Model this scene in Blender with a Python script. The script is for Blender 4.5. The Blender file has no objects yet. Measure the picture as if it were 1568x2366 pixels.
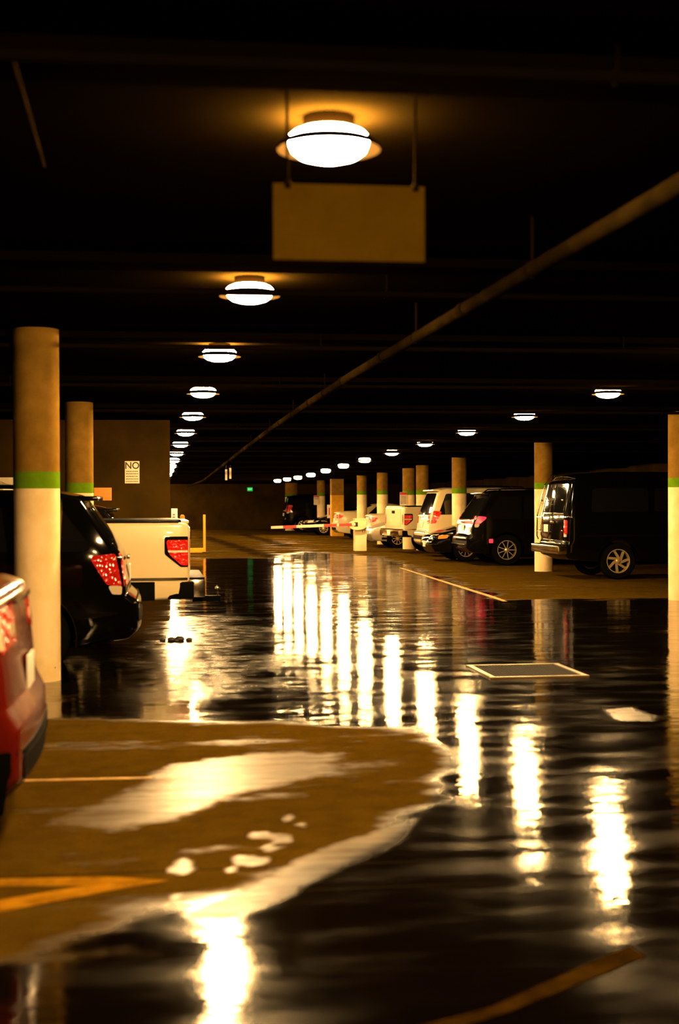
import bpy, bmesh, math, random
import numpy as np
from mathutils import Vector, Matrix
from mathutils.geometry import delaunay_2d_cdt

random.seed(7)
SC = bpy.context.scene
COL = SC.collection
PI = math.pi

# ------------------------------------------------------------------ camera
cam = bpy.data.cameras.new('camera')
cam.sensor_fit = 'VERTICAL'
cam.sensor_height = 36.0
cam.sensor_width = 24.0
cam.lens = 50.0
cam.clip_start = 0.05
cam.clip_end = 300
cam.dof.use_dof = True
cam.dof.focus_distance = 26.0
cam.dof.aperture_fstop = 2.0
camo = bpy.data.objects.new('camera', cam)
COL.objects.link(camo)
VX, VY, ROLL, FPX = 340, 1160, math.radians(0.3), 50 / 36 * 2366


def camera_matrix():
    d = Vector(((VX - 784) / FPX, -(VY - 1183) / FPX, -1)).normalized()
    u0 = Vector((-math.sin(ROLL), math.cos(ROLL), 0))
    u = (u0 - d * d.dot(u0)).normalized()
    r = d.cross(u)
    m = Matrix((r, d, u))            # rows: world axes seen from the camera
    m4 = m.to_4x4()
    m4.translation = Vector((0, 0, 1.6))
    return m4


camo.matrix_world = camera_matrix()
SC.camera = camo

# ------------------------------------------------------------------ world, exposure
w = bpy.data.worlds.new('world')
SC.world = w
w.use_nodes = True
w.node_tree.nodes['Background'].inputs[0].default_value = (0, 0, 0, 1)
w.node_tree.nodes['Background'].inputs[1].default_value = 0.0
SC.view_settings.view_transform = 'Standard'
SC.view_settings.look = 'None'
SC.view_settings.gamma = 1.0
SC.view_settings.exposure = 0.0
SC.cycles.max_bounces = 6
SC.cycles.diffuse_bounces = 2
SC.cycles.glossy_bounces = 4
SC.cycles.caustics_reflective = False
SC.cycles.caustics_refractive = False
SC.cycles.sample_clamp_indirect = 6.0
SC.cycles.use_light_tree = True

LAMP_COL = (1.0, 0.58, 0.21)
LENS_STRENGTH = 980.0
DOME_STRENGTH = 1000.0


# ------------------------------------------------------------------ materials
def mat(name, col, rough=0.5, metal=0.0, spec=0.5, coat=0.0, emit=None, estr=0.0, noise=None):
    m = bpy.data.materials.new(name)
    m.use_nodes = True
    nt = m.node_tree
    b = nt.nodes['Principled BSDF']
    b.inputs['Base Color'].default_value = (*col, 1)
    b.inputs['Roughness'].default_value = rough
    b.inputs['Metallic'].default_value = metal
    b.inputs['Specular IOR Level'].default_value = spec
    b.inputs['Coat Weight'].default_value = coat
    b.inputs['Coat Roughness'].default_value = 0.04
    if emit:
        b.inputs['Emission Color'].default_value = (*emit, 1)
        b.inputs['Emission Strength'].default_value = estr
    if noise:
        scale, c2, lo, hi = noise
        tc = nt.nodes.new('ShaderNodeTexCoord')
        nz = nt.nodes.new('ShaderNodeTexNoise')
        nz.inputs['Scale'].default_value = scale
        nz.inputs['Detail'].default_value = 8
        nz.inputs['Roughness'].default_value = 0.65
        mr = nt.nodes.new('ShaderNodeMapRange')
        mr.inputs[1].default_value = lo
        mr.inputs[2].default_value = hi
        mx = nt.nodes.new('ShaderNodeMix')
        mx.data_type = 'RGBA'
        mx.inputs[6].default_value = (*col, 1)
        mx.inputs[7].default_value = (*c2, 1)
        nt.links.new(tc.outputs['Object'], nz.inputs['Vector'])
        nt.links.new(nz.outputs['Fac'], mr.inputs[0])
        nt.links.new(mr.outputs[0], mx.inputs[0])
        nt.links.new(mx.outputs[2], b.inputs['Base Color'])
    return m


def speckle(m, scale=14, thr=0.72, dark=(0.05, 0.03, 0.015)):
    """pinholes and scuffs on painted concrete"""
    nt = m.node_tree
    b = nt.nodes['Principled BSDF']
    src = b.inputs['Base Color'].links[0].from_socket
    tc = nt.nodes.new('ShaderNodeTexCoord')
    nz = nt.nodes.new('ShaderNodeTexNoise')
    nz.inputs['Scale'].default_value = scale
    nz.inputs['Detail'].default_value = 3
    mr = nt.nodes.new('ShaderNodeMapRange')
    mr.inputs[1].default_value = thr
    mr.inputs[2].default_value = thr + 0.06
    mx = nt.nodes.new('ShaderNodeMix')
    mx.data_type = 'RGBA'
    mx.inputs[7].default_value = (*dark, 1)
    nt.links.new(tc.outputs['Object'], nz.inputs['Vector'])
    nt.links.new(nz.outputs['Fac'], mr.inputs[0])
    nt.links.new(mr.outputs[0], mx.inputs[0])
    nt.links.new(src, mx.inputs[6])
    nt.links.new(mx.outputs[2], b.inputs['Base Color'])
    return m


M = {}
M['concrete'] = speckle(mat('bare_concrete', (0.27, 0.155, 0.026), 0.8, spec=0.0, noise=(3.0, (0.16, 0.088, 0.012), 0.35, 0.7)))
M['white_paint'] = speckle(mat('white_paint', (0.88, 0.69, 0.39), 0.6, spec=0.0, noise=(2.2, (0.68, 0.50, 0.22), 0.45, 0.75)), 22, 0.74)
M['green_paint'] = mat('green_paint', (0.12, 0.25, 0.006), 0.7, spec=0.0, noise=(5.0, (0.08, 0.18, 0.004), 0.4, 0.7))
M['yellow_paint'] = mat('yellow_paint', (0.70, 0.36, 0.03), 0.6, spec=0.0, noise=(4.0, (0.55, 0.26, 0.02), 0.4, 0.7))
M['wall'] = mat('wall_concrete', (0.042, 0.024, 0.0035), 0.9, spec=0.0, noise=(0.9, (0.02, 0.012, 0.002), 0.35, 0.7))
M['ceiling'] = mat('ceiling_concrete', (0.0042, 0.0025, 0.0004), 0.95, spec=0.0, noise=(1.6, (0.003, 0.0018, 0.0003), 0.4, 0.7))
M['pipe'] = mat('pipe_paint', (0.016, 0.010, 0.002), 0.6, spec=0.0, noise=(3.5, (0.006, 0.004, 0.0008), 0.4, 0.65))
M['dark_pipe'] = mat('dark_pipe', (0.007, 0.0045, 0.001), 0.5, spec=0.0)
M['dark_metal'] = mat('dark_metal', (0.03, 0.025, 0.02), 0.45, 0.6)
M['ring'] = mat('lamp_ring', (0.0035, 0.0022, 0.0008), 0.6, spec=0.0)
M['canopy'] = mat('lamp_canopy', (0.0012, 0.0006, 0.0001), 0.7, spec=0.0)
M['lens'] = mat('lamp_lens', (0.9, 0.8, 0.6), 0.3, emit=LAMP_COL, estr=LENS_STRENGTH)
M['dome'] = mat('lamp_dome', (0.9, 0.8, 0.6), 0.3, emit=LAMP_COL, estr=DOME_STRENGTH)
M['black_paint'] = mat('black_car_paint', (0.0012, 0.0012, 0.001), 0.08, spec=0.3, coat=0.0)
M['graphite_paint'] = mat('graphite_car_paint', (0.002, 0.0019, 0.0016), 0.12, spec=0.18, coat=0.0)
M['white_car'] = mat('white_car_paint', (0.52, 0.43, 0.24), 0.35, coat=0.6)
M['silver_car'] = mat('silver_car_paint', (0.45, 0.40, 0.30), 0.3, metal=0.5, coat=0.5)
M['red_car'] = mat('red_car_paint', (0.07, 0.004, 0.0015), 0.2, spec=0.3, coat=0.15)
M['glass'] = mat('tinted_glass', (0.004, 0.004, 0.004), 0.04, spec=0.6)
M['rubber'] = mat('tyre_rubber', (0.004, 0.004, 0.003), 0.8, spec=0.0)
M['trim'] = mat('black_trim', (0.002, 0.002, 0.0018), 0.55, spec=0.02)
M['chrome'] = mat('chrome', (0.80, 0.72, 0.55), 0.14, metal=1.0)
M['alloy'] = mat('alloy_wheel', (0.70, 0.60, 0.38), 0.3, metal=0.8)
M['bright_wheel'] = mat('polished_wheel', (0.50, 0.38, 0.17), 0.35, metal=0.5)
M['tail'] = mat('red_lens', (0.50, 0.008, 0.005), 0.12, spec=0.8, coat=0.6)
_nt = M['tail'].node_tree
_tc = _nt.nodes.new('ShaderNodeTexCoord')
_vo = _nt.nodes.new('ShaderNodeTexVoronoi')
_vo.inputs['Scale'].default_value = 26.0
_bp = _nt.nodes.new('ShaderNodeBump')
_bp.inputs['Distance'].default_value = 0.012
_nt.links.new(_tc.outputs['Object'], _vo.inputs['Vector'])
_nt.links.new(_vo.outputs['Distance'], _bp.inputs['Height'])
_nt.links.new(_bp.outputs[0], _nt.nodes['Principled BSDF'].inputs['Normal'])
M['tail_lit'] = mat('lit_red_lens', (0.55, 0.01, 0.015), 0.2, emit=(1.0, 0.03, 0.05), estr=1.6)
M['clear'] = mat('clear_lens', (0.62, 0.52, 0.36), 0.12, spec=0.8, coat=1.0)
M['amber'] = mat('amber_lens', (0.75, 0.25, 0.02), 0.2, coat=0.6)
M['plate'] = mat('number_plate', (0.72, 0.70, 0.62), 0.4)
M['sign_white'] = mat('sign_white', (0.75, 0.66, 0.46), 0.5, noise=(6.0, (0.66, 0.56, 0.38), 0.4, 0.7))
M['sign_tan'] = mat('hanging_board', (0.18, 0.105, 0.004), 0.8, spec=0.0, noise=(5.0, (0.14, 0.08, 0.003), 0.4, 0.7))
M['sign_ink'] = mat('sign_ink', (0.02, 0.018, 0.015), 0.6)
M['red_ink'] = mat('red_ink', (0.50, 0.03, 0.02), 0.6)
M['orange_board'] = mat('orange_board', (0.75, 0.24, 0.02), 0.6)
M['exit'] = mat('exit_sign_face', (0.02, 0.15, 0.05), 0.5, emit=(0.02, 0.55, 0.10), estr=0.7)
M['exit_ink'] = mat('exit_letters', (0.1, 0.8, 0.2), 0.5, emit=(0.1, 1.0, 0.25), estr=1.5)
M['iron'] = mat('cast_iron', (0.03, 0.025, 0.02), 0.4, 0.7)
M['marking'] = mat('worn_yellow_marking', (0.24, 0.115, 0.005), 0.7, spec=0.0, noise=(7.0, (0.12, 0.055, 0.003), 0.38, 0.66))
M['faint_marking'] = mat('faint_yellow_marking', (0.028, 0.0145, 0.001), 0.8, spec=0.0, noise=(7.0, (0.006, 0.003, 0.0003), 0.38, 0.66))
M['marking_white'] = mat('worn_white_marking', (0.36, 0.20, 0.035), 0.6, spec=0.2, noise=(9.0, (0.12, 0.065, 0.01), 0.4, 0.66))
M['wet_iron'] = mat('wet_iron_frame', (0.12, 0.075, 0.02), 0.35, spec=0.5)
M['leaf'] = mat('wet_leaf', (0.02, 0.014, 0.008), 0.6)


# ------------------------------------------------------------------ mesh helpers
def link(name, me, m=None, parent=None):
    o = bpy.data.objects.new(name, me)
    COL.objects.link(o)
    if m is not None:
        me.materials.append(m)
    if parent is not None:
        o.parent = parent
    return o


def finish(me, angle=0.6):
    if len(me.polygons):
        me.polygons.foreach_set('use_smooth', [True] * len(me.polygons))
        me.set_sharp_from_angle(angle=angle)


def from_bm(name, bm, m=None, parent=None, angle=0.6):
    bmesh.ops.recalc_face_normals(bm, faces=bm.faces)
    me = bpy.data.meshes.new(name)
    bm.to_mesh(me)
    bm.free()
    finish(me, angle)
    return link(name, me, m, parent)


def box(bm, c, s, rot=None, bevel=0.0):
    r = bmesh.ops.create_cube(bm, size=1.0)
    vs = r['verts']
    mt = Matrix.Translation(c) @ (rot.to_4x4() if rot else Matrix()) @ Matrix.Diagonal((*s, 1))
    bmesh.ops.transform(bm, matrix=mt, verts=vs)
    if bevel > 0:
        es = {e for v in vs for e in v.link_edges}
        bmesh.ops.bevel(bm, geom=list(es), offset=bevel, segments=2, affect='EDGES', profile=0.7)


def part_box(name, c, s, m, parent=None, bevel=0.0, rot=None):
    bm = bmesh.new()
    box(bm, Vector(c), s, rot, bevel)
    return from_bm(name, bm, m, parent)


def lathe(bm, prof, seg=32, axis='Z', closed=False):
    """prof: list of (radius, height)"""
    rings = []
    for r, h in prof:
        ring = []
        for k in range(seg):
            a = 2 * PI * k / seg
            ca, sa = r * math.cos(a), r * math.sin(a)
            co = (ca, sa, h) if axis == 'Z' else (ca, h, sa)
            ring.append(bm.verts.new(co))
        rings.append(ring)
    n = len(rings)
    for i in range(n if closed else n - 1):
        a, b = rings[i], rings[(i + 1) % n]
        for k in range(seg):
            bm.faces.new((a[k], a[(k + 1) % seg], b[(k + 1) % seg], b[k]))
    if not closed:
        bm.faces.new(rings[0])
        bm.faces.new(rings[-1])


def tube(bm, pts, r, seg=10):
    pts = [Vector(p) for p in pts]
    rings = []
    for i, p in enumerate(pts):
        d = (pts[min(i + 1, len(pts) - 1)] - pts[max(i - 1, 0)]).normalized()
        up = Vector((0, 0, 1)) if abs(d.z) < 0.9 else Vector((1, 0, 0))
        a = d.cross(up).normalized()
        b = a.cross(d)
        rings.append([bm.verts.new(p + (a * math.cos(2 * PI * k / seg) + b * math.sin(2 * PI * k / seg)) * r) for k in range(seg)])
    for a, b in zip(rings, rings[1:]):
        for k in range(seg):
            bm.faces.new((a[k], a[(k + 1) % seg], b[(k + 1) % seg], b[k]))
    bm.faces.new(rings[0])
    bm.faces.new(rings[-1])


def tag(o, label=None, cat=None, group=None, kind=None):
    if label:
        o['label'] = label
    if cat:
        o['category'] = cat
    if group:
        o['group'] = group
    if kind:
        o['kind'] = kind
    return o


def empty(name, loc, label, cat, group=None, rz=0.0):
    o = bpy.data.objects.new(name, None)
    COL.objects.link(o)
    o.location = loc
    o.rotation_euler = (0, 0, rz)
    o.empty_display_size = 0.1
    return tag(o, label, cat, group)


def copy_tree(o, parent=None):
    c = o.copy()
    COL.objects.link(c)
    c.parent = parent
    for ch in list(o.children):
        copy_tree(ch, c)
    return c


def text(name, s, size, loc, rot, m, parent, ext=0.001):
    cu = bpy.data.curves.new(name, 'FONT')
    cu.body = s
    cu.size = size
    cu.extrude = ext
    cu.offset = size * 0.018
    cu.align_x = 'CENTER'
    cu.align_y = 'CENTER'
    tmp = bpy.data.objects.new(name, cu)
    dg = bpy.context.evaluated_depsgraph_get()
    me = bpy.data.meshes.new_from_object(tmp, depsgraph=dg)
    bpy.data.objects.remove(tmp)
    me.materials.clear()
    o = link(name, me, m, parent)
    o.location = loc
    o.rotation_euler = rot
    return o


def ceil_z(y):
    return float(np.interp(y, [-20, 14, 53, 200], [3.155, 3.155, 2.655, 2.655]))


# ------------------------------------------------------------------ setting: floor
def sd_poly(X, Y, poly):
    """signed distance (negative inside) to a closed polygon"""
    d = np.full(X.shape, 1e9)
    s = np.ones(X.shape)
    n = len(poly)
    for i in range(n):
        ax, ay = poly[i]
        bx, by = poly[i - 1]
        ex, ey = bx - ax, by - ay
        wx, wy = X - ax, Y - ay
        t = np.clip((wx * ex + wy * ey) / (ex * ex + ey * ey), 0, 1)
        d = np.minimum(d, (wx - ex * t) ** 2 + (wy - ey * t) ** 2)
        c1, c2, c3 = Y >= ay, Y < by, ex * wy > ey * wx
        flip = (c1 & c2 & c3) | (~c1 & ~c2 & ~c3)
        s = np.where(flip, -s, s)
    return s * np.sqrt(d)


def d_line(X, Y, pts):
    d = np.full(X.shape, 1e9)
    for (ax, ay), (bx, by) in zip(pts, pts[1:]):
        ex, ey = bx - ax, by - ay
        wx, wy = X - ax, Y - ay
        t = np.clip((wx * ex + wy * ey) / (ex * ex + ey * ey), 0, 1)
        d = np.minimum(d, np.hypot(wx - ex * t, wy - ey * t))
    return d


def sstep(a, b, v):
    t = np.clip((v - a) / (b - a), 0, 1)
    return t * t * (3 - 2 * t)


DRY_NEAR = [(-3, 10.9), (-0.7, 10.67), (0.93, 10.35), (1.96, 9.68), (1.8, 8.55), (1.52, 7.55), (1.06, 6.72), (0.53, 5.94), (0.16, 5.61), (-0.15, 5.37), (-0.52, 5.12), (-0.81, 5.0), (-3, 4.6)]
PATCH = [(-0.31, 7.3), (-0.03, 7.91), (0.35, 8.56), (0.8, 8.93), (1.13, 8.88), (1.09, 8.37), (0.86, 7.95), (0.48, 7.39), (0.16, 7.2), (-0.14, 7.13)]
STRIP = [(0.51, 5.68), (0.29, 5.47), (0.09, 5.5), (0.38, 5.83), (0.68, 6.32), (1.05, 6.67), (1.33, 7.05), (1.12, 6.58), (0.81, 6.11)]
TRACK_A = [(2.57, 12.49), (2.27, 10.67), (2.01, 9.14), (1.78, 8.13), (1.44, 7.13), (1.14, 6.53), (0.84, 6.11), (0.62, 5.74), (0.53, 5.34), (0.46, 4.77)]
FAR_DRY = [(-6, 38.5), (1.1, 40.5), (3.6, 39.9), (4.9, 44.9), (6.4, 40.8), (6.4, 36), (6.1, 32.2), (5.85, 26.4), (5.6, 22.2), (20, 22.2), (20, 90), (-6, 90)]
FAR_TRACK_A = [(2.55, 65.5), (2.97, 55.0), (3.4, 43.3), (3.8, 39.3)]
FAR_TRACK_B = [(4.59, 69.3), (4.86, 57.5), (4.9, 50.7)]
SPLASH = [(0.74, 7.0), (0.55, 6.54), (0.45, 6.31), (0.35, 6.18), (0.14, 6.21), (0.1, 5.77), (0.53, 6.8), (0.62, 6.72), (0.40, 6.38), (0.05, 8.35), (0.7, 7.15), (0.15, 6.33)]
SHEET = [(-0.1, 18.5), (0.9, 20.5), (1.7, 19.5), (1.5, 15.5), (1.45, 13.2), (0.9, 11.4), (-0.2, 11.3), (-0.5, 14.5)]
LIGHT_PATCH = [(3.44, 10.47), (3.73, 10.61), (3.68, 10.21), (3.6, 9.91), (3.38, 9.94)]


def build_floor():
    xs = np.concatenate([np.arange(-14, -2.5, 0.5), np.arange(-2.5, 6.0, 0.05), np.arange(6.0, 17.01, 0.25)])
    ys = np.concatenate([np.arange(-9, 3.9, 0.5), np.arange(3.9, 14, 0.05), np.arange(14, 30, 0.12), np.arange(30, 84.3, 0.3)])
    X, Y = np.meshgrid(xs, ys)
    wet = np.ones(X.shape)
    rng = np.random.default_rng(3)
    wob = np.zeros(X.shape)
    for k in range(9):
        f = rng.uniform(0.6, 4.5, 2)
        wob += np.sin(X * f[0] + Y * f[1] * rng.choice([-1, 1]) + rng.uniform(0, 6.3)) / 9
    dn = sd_poly(X, Y, DRY_NEAR) + wob * 0.16
    wet = wet * (0.27 + 0.73 * sstep(-0.2, 0.2, dn))
    fd = sd_poly(X, Y, FAR_DRY) + wob * 0.5
    wet = wet * (0.28 + 0.72 * sstep(-0.5, 0.35, fd))
    pt = sd_poly(X, Y, PATCH) + wob * 0.5
    film = 1 - sstep(-0.30, 0.22, pt)
    st = sd_poly(X, Y, STRIP) + wob * 0.12
    film = np.maximum(film, 1 - sstep(-0.06, 0.06, st))
    for i, (sx, sy) in enumerate(SPLASH):
        r = 0.035 + 0.03 * ((i * 7) % 5) / 4
        film = np.maximum(film, 1 - sstep(r * 0.7, r * 1.3, np.hypot(X - sx, (Y - sy) * 0.7)))
    sh = sd_poly(X, Y, SHEET) + wob * 0.6
    film = np.maximum(film, 0.6 * (1 - sstep(-0.5, 0.3, sh)))
    lp = sd_poly(X, Y, LIGHT_PATCH) + wob * 0.1
    film = np.maximum(film, 0.9 * (1 - sstep(-0.06, 0.08, lp)))
    rub = 1 - sstep(0.02, 0.085, d_line(X, Y, TRACK_A) + wob * 0.04)
    rub = np.maximum(rub, 0.85 * (1 - sstep(0.12, 0.5, d_line(X, Y, FAR_TRACK_A) + wob * 0.3)))
    rub = np.maximum(rub, 0.85 * (1 - sstep(0.12, 0.45, d_line(X, Y, FAR_TRACK_B) + wob * 0.3)))
    ny, nx = X.shape
    co = np.stack([X, Y, np.zeros(X.shape)], -1).reshape(-1, 3).astype(np.float32)
    idx = np.arange(nx * ny).reshape(ny, nx)
    q = np.stack([idx[:-1, :-1], idx[:-1, 1:], idx[1:, 1:], idx[1:, :-1]], -1).reshape(-1, 4)
    me = bpy.data.meshes.new('floor')
    me.vertices.add(len(co))
    me.vertices.foreach_set('co', co.ravel())
    me.loops.add(q.size)
    me.loops.foreach_set('vertex_index', q.ravel().astype(np.int32))
    me.polygons.add(len(q))
    me.polygons.foreach_set('loop_start', (np.arange(len(q)) * 4).astype(np.int32))
    me.update()
    me.validate()
    for nm, arr in (('wet', wet), ('water_film', film), ('tyre_mark', rub)):
        at = me.attributes.new(nm, 'FLOAT', 'POINT')
        at.data.foreach_set('value', arr.ravel().astype(np.float32))
    me.polygons.foreach_set('use_smooth', [True] * len(me.polygons))
    m = bpy.data.materials.new('wet_concrete_floor')
    m.use_nodes = True
    nt = m.node_tree
    b = nt.nodes['Principled BSDF']
    L = nt.links.new
    N = nt.nodes.new

    def attr(n):
        a = N('ShaderNodeAttribute')
        a.attribute_name = n
        return a.outputs['Fac']

    geo = N('ShaderNodeNewGeometry')

    def noise(scale, detail=4, rough=0.55, sx=1, sy=1):
        mp = N('ShaderNodeMapping')
        mp.inputs['Scale'].default_value = (sx, sy, 1)
        L(geo.outputs['Position'], mp.inputs['Vector'])
        n = N('ShaderNodeTexNoise')
        n.inputs['Scale'].default_value = scale
        n.inputs['Detail'].default_value = detail
        n.inputs['Roughness'].default_value = rough
        L(mp.outputs[0], n.inputs['Vector'])
        return n.outputs['Fac']

    def math_(op, a, b_=None, c=None):
        n = N('ShaderNodeMath')
        n.operation = op
        for i, v in enumerate((a, b_, c)):
            if v is None:
                continue
            if isinstance(v, (int, float)):
                n.inputs[i].default_value = v
            else:
                L(v, n.inputs[i])
        return n.outputs[0]

    def maprange(v, a, b_, c, d, smooth=True):
        n = N('ShaderNodeMapRange')
        if smooth:
            n.interpolation_type = 'SMOOTHSTEP'
        L(v, n.inputs[0])
        for i, q_ in enumerate((a, b_, c, d)):
            if isinstance(q_, (int, float)):
                n.inputs[i + 1].default_value = q_
            else:
                L(q_, n.inputs[i + 1])
        return n.outputs[0]

    def mixc(f, a, b_):
        n = N('ShaderNodeMix')
        n.data_type = 'RGBA'
        L(f, n.inputs[0])
        for i, v in ((6, a), (7, b_)):
            if isinstance(v, tuple):
                n.inputs[i].default_value = (*v, 1)
            else:
                L(v, n.inputs[i])
        return n.outputs[2]

    wa = attr('wet')
    n1 = noise(1.1, 5, 0.6, 0.55, 1.5)
    n2 = noise(5.0, 4, 0.6)
    n3 = noise(40.0, 3, 0.6)
    v = math_('ADD', wa, math_('MULTIPLY', math_('SUBTRACT', n1, 0.5), 1.5))
    v = math_('ADD', v, math_('MULTIPLY', math_('SUBTRACT', n2, 0.5), 0.35))
    wetf = maprange(v, 0.35, 0.85, 0.0, 1.0)
    dry = mixc(maprange(n2, 0.3, 0.7, 0, 1), (0.056, 0.0325, 0.0026), (0.031, 0.0175, 0.0013))
    dry = mixc(maprange(n3, 0.35, 0.7, 0, 1), dry, (0.040, 0.0220, 0.0018))
    col = mixc(wetf, dry, (0.0018, 0.0010, 0.0003))
    tm = attr('tyre_mark')
    col = mixc(math_('MULTIPLY', tm, 0.85), col, (0.003, 0.002, 0.001))
    # cut joints in the slab
    sep = N('ShaderNodeSeparateXYZ')
    L(geo.outputs['Position'], sep.inputs[0])
    joint = None
    for y0 in (5.81, 6.2, 10.67, 12.8, 17.4, 21.9, 31.0):
        d = math_('ABSOLUTE', math_('SUBTRACT', sep.outputs[1], y0))
        j = math_('LESS_THAN', d, 0.008 + 0.0006 * y0)
        joint = j if joint is None else math_('MAXIMUM', joint, j)
    col = mixc(math_('MULTIPLY', joint, 0.7), col, (0.01, 0.008, 0.004))
    rwet = maprange(noise(2.3, 3, 0.5, 0.6, 1.4), 0.35, 0.78, 0.05, 0.15)
    rough = N('ShaderNodeMix')
    L(wetf, rough.inputs[0])
    rough.inputs[2].default_value = 0.5
    L(rwet, rough.inputs[3])
    fm = attr('water_film')
    fmv = maprange(math_('ADD', fm, math_('MULTIPLY', math_('SUBTRACT', n2, 0.5), 1.3)), 0.2, 0.95, 0.0, 1.0)
    r2 = N('ShaderNodeMix')
    L(fmv, r2.inputs[0])
    L(rough.outputs[0], r2.inputs[2])
    r2.inputs[3].default_value = 0.34
    rg = r2.outputs[0]
    L(col, b.inputs['Base Color'])
    L(rg, b.inputs['Roughness'])
    fsp = math_('MULTIPLY', fmv, maprange(noise(7.0, 5, 0.65, 0.35, 1.5), 0.32, 0.68, 0.30, 1.0))
    sp = math_('MULTIPLY', math_('POWER', math_('MAXIMUM', math_('MULTIPLY', wetf, math_('SUBTRACT', 1.0, math_('MULTIPLY', fmv, 0.6))), fsp), 1.6), 0.5)
    sp = math_('MULTIPLY', sp, math_('SUBTRACT', 1.0, math_('MULTIPLY', tm, 0.95)))
    L(sp, b.inputs['Specular IOR Level'])
    b.inputs['IOR'].default_value = 1.4
    h = math_('ADD', math_('MULTIPLY', noise(2.6, 4, 0.62, 0.5, 1.7), 1.0), math_('MULTIPLY', noise(13.0, 3, 0.6, 0.4, 1.6), 0.24))
    h = math_('MULTIPLY', h, maprange(noise(0.55, 2, 0.5), 0.4, 0.62, 0.35, 1.0))
    h = math_('SUBTRACT', h, math_('MULTIPLY', joint, 0.6))
    bp = N('ShaderNodeBump')
    bp.inputs['Strength'].default_value = 1.0
    bp.inputs['Distance'].default_value = 0.0058
    L(h, bp.inputs['Height'])
    L(bp.outputs[0], b.inputs['Normal'])
    o = link('floor', me, m)
    tag(o, 'wet stained concrete garage floor with puddles and lamp reflections', 'floor', kind='structure')
    return o


build_floor()

# lamps along the drive: x, y
LEFT_LAMPS = [(0.735, 5.72), (0.71, 9.86)] + [(0.71, 14.0 + 4.14 * k) for k in range(8)]
RIGHT_LAMPS = [(5.93, 17.84), (5.93, 21.96), (5.93, 26.07), (5.93, 30.1), (5.93, 34.3), (5.93, 38.7), (5.93, 42.97), (5.93, 47.3), (5.93, 51.66), (5.93, 56.2), (5.93, 60.6), (5.93, 65.1)]
UNSEEN_LAMPS = [(0.71, 1.58), (5.93, 13.7), (5.93, 9.6)] + [(0.71, 47.1 + 4.14 * k) for k in range(9)]  # hidden left-row lamps past the cross wall are added to brighten the far end


# ------------------------------------------------------------------ setting: ceiling with shallow cross ribs
def build_ceiling():
    prof = [(-9.0, ceil_z(-9))]
    for k in range(-2, 19):
        yl = 5.72 + 4.14 * k
        a, b_ = yl - 0.90, yl - 0.53
        prof += [(a, ceil_z(a)), (a + 0.015, ceil_z(a) - 0.055), (b_ - 0.015, ceil_z(b_) - 0.055), (b_, ceil_z(b_))]
    prof += [(84.5, ceil_z(84.5))]
    bm = bmesh.new()
    x0, x1 = -14.0, 17.0
    lo = [(bm.verts.new((x0, y, z)), bm.verts.new((x1, y, z))) for y, z in prof]
    for a, b_ in zip(lo, lo[1:]):
        bm.faces.new((a[0], b_[0], b_[1], a[1]))
    up = [(bm.verts.new((x0, y, 3.6)), bm.verts.new((x1, y, 3.6))) for y, _ in (prof[0], prof[-1])]
    bm.faces.new((up[0][0], up[0][1], up[1][1], up[1][0]))
    bm.faces.new([v[0] for v in lo] + [up[1][0], up[0][0]])
    bm.faces.new([v[1] for v in lo] + [up[1][1], up[0][1]])
    bm.faces.new((lo[0][0], lo[0][1], up[0][1], up[0][0]))
    bm.faces.new((lo[-1][0], lo[-1][1], up[1][1], up[1][0]))
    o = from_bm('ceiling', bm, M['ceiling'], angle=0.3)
    tag(o, 'low dark concrete garage ceiling with shallow cross ribs', 'ceiling', kind='structure')


build_ceiling()


def wall(name, c, s, label):
    o = part_box(name, c, s, M['wall'])
    tag(o, label, 'wall', kind='structure')
    return o


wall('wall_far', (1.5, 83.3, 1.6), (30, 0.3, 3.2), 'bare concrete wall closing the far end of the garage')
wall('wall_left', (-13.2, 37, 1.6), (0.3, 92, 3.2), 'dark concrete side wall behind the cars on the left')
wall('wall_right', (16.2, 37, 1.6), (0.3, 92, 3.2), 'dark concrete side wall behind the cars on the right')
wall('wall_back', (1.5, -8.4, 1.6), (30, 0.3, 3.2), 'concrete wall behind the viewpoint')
bm = bmesh.new()
box(bm, Vector((-6.3, 25.0, 1.55)), (13.39, 0.4, 3.1))
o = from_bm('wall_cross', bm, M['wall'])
tag(o, 'concrete cross wall with the NO sign ending at the drive', 'wall', kind='structure')


# ------------------------------------------------------------------ columns
def column(x, y, zb, label, r=0.205, band=True, square=None):
    root = empty('concrete_column', (x, y, 0), label, 'column', 'concrete columns of the garage')
    zc = ceil_z(y) + 0.02
    bh = 0.15 if band else 0.0
    if square:
        wx, wy = square
        part_box('painted_base', (0, 0, zb / 2), (wx, wy, zb), M['yellow_paint'], root, 0.012)['label'] = 'yellow painted lower part'
        part_box('shaft', (0, 0, (zb + zc) / 2), (wx, wy, zc - zb), M['concrete'], root, 0.012)
        return root

    def cyl(name, z0, z1, rr, m):
        bm = bmesh.new()
        lathe(bm, [(rr, z0), (rr, z1)], 48)
        return from_bm(name, bm, m, root)
    cyl('painted_base', 0, zb, r, M['white_paint'])['label'] = 'white painted lower part'
    if band:
        cyl('painted_band', zb, zb + bh, r + 0.0015, M['green_paint'])['label'] = 'green painted ring'
    cyl('shaft', zb + bh, zc, r, M['concrete'])['label'] = 'bare concrete upper part'
    return root


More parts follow.
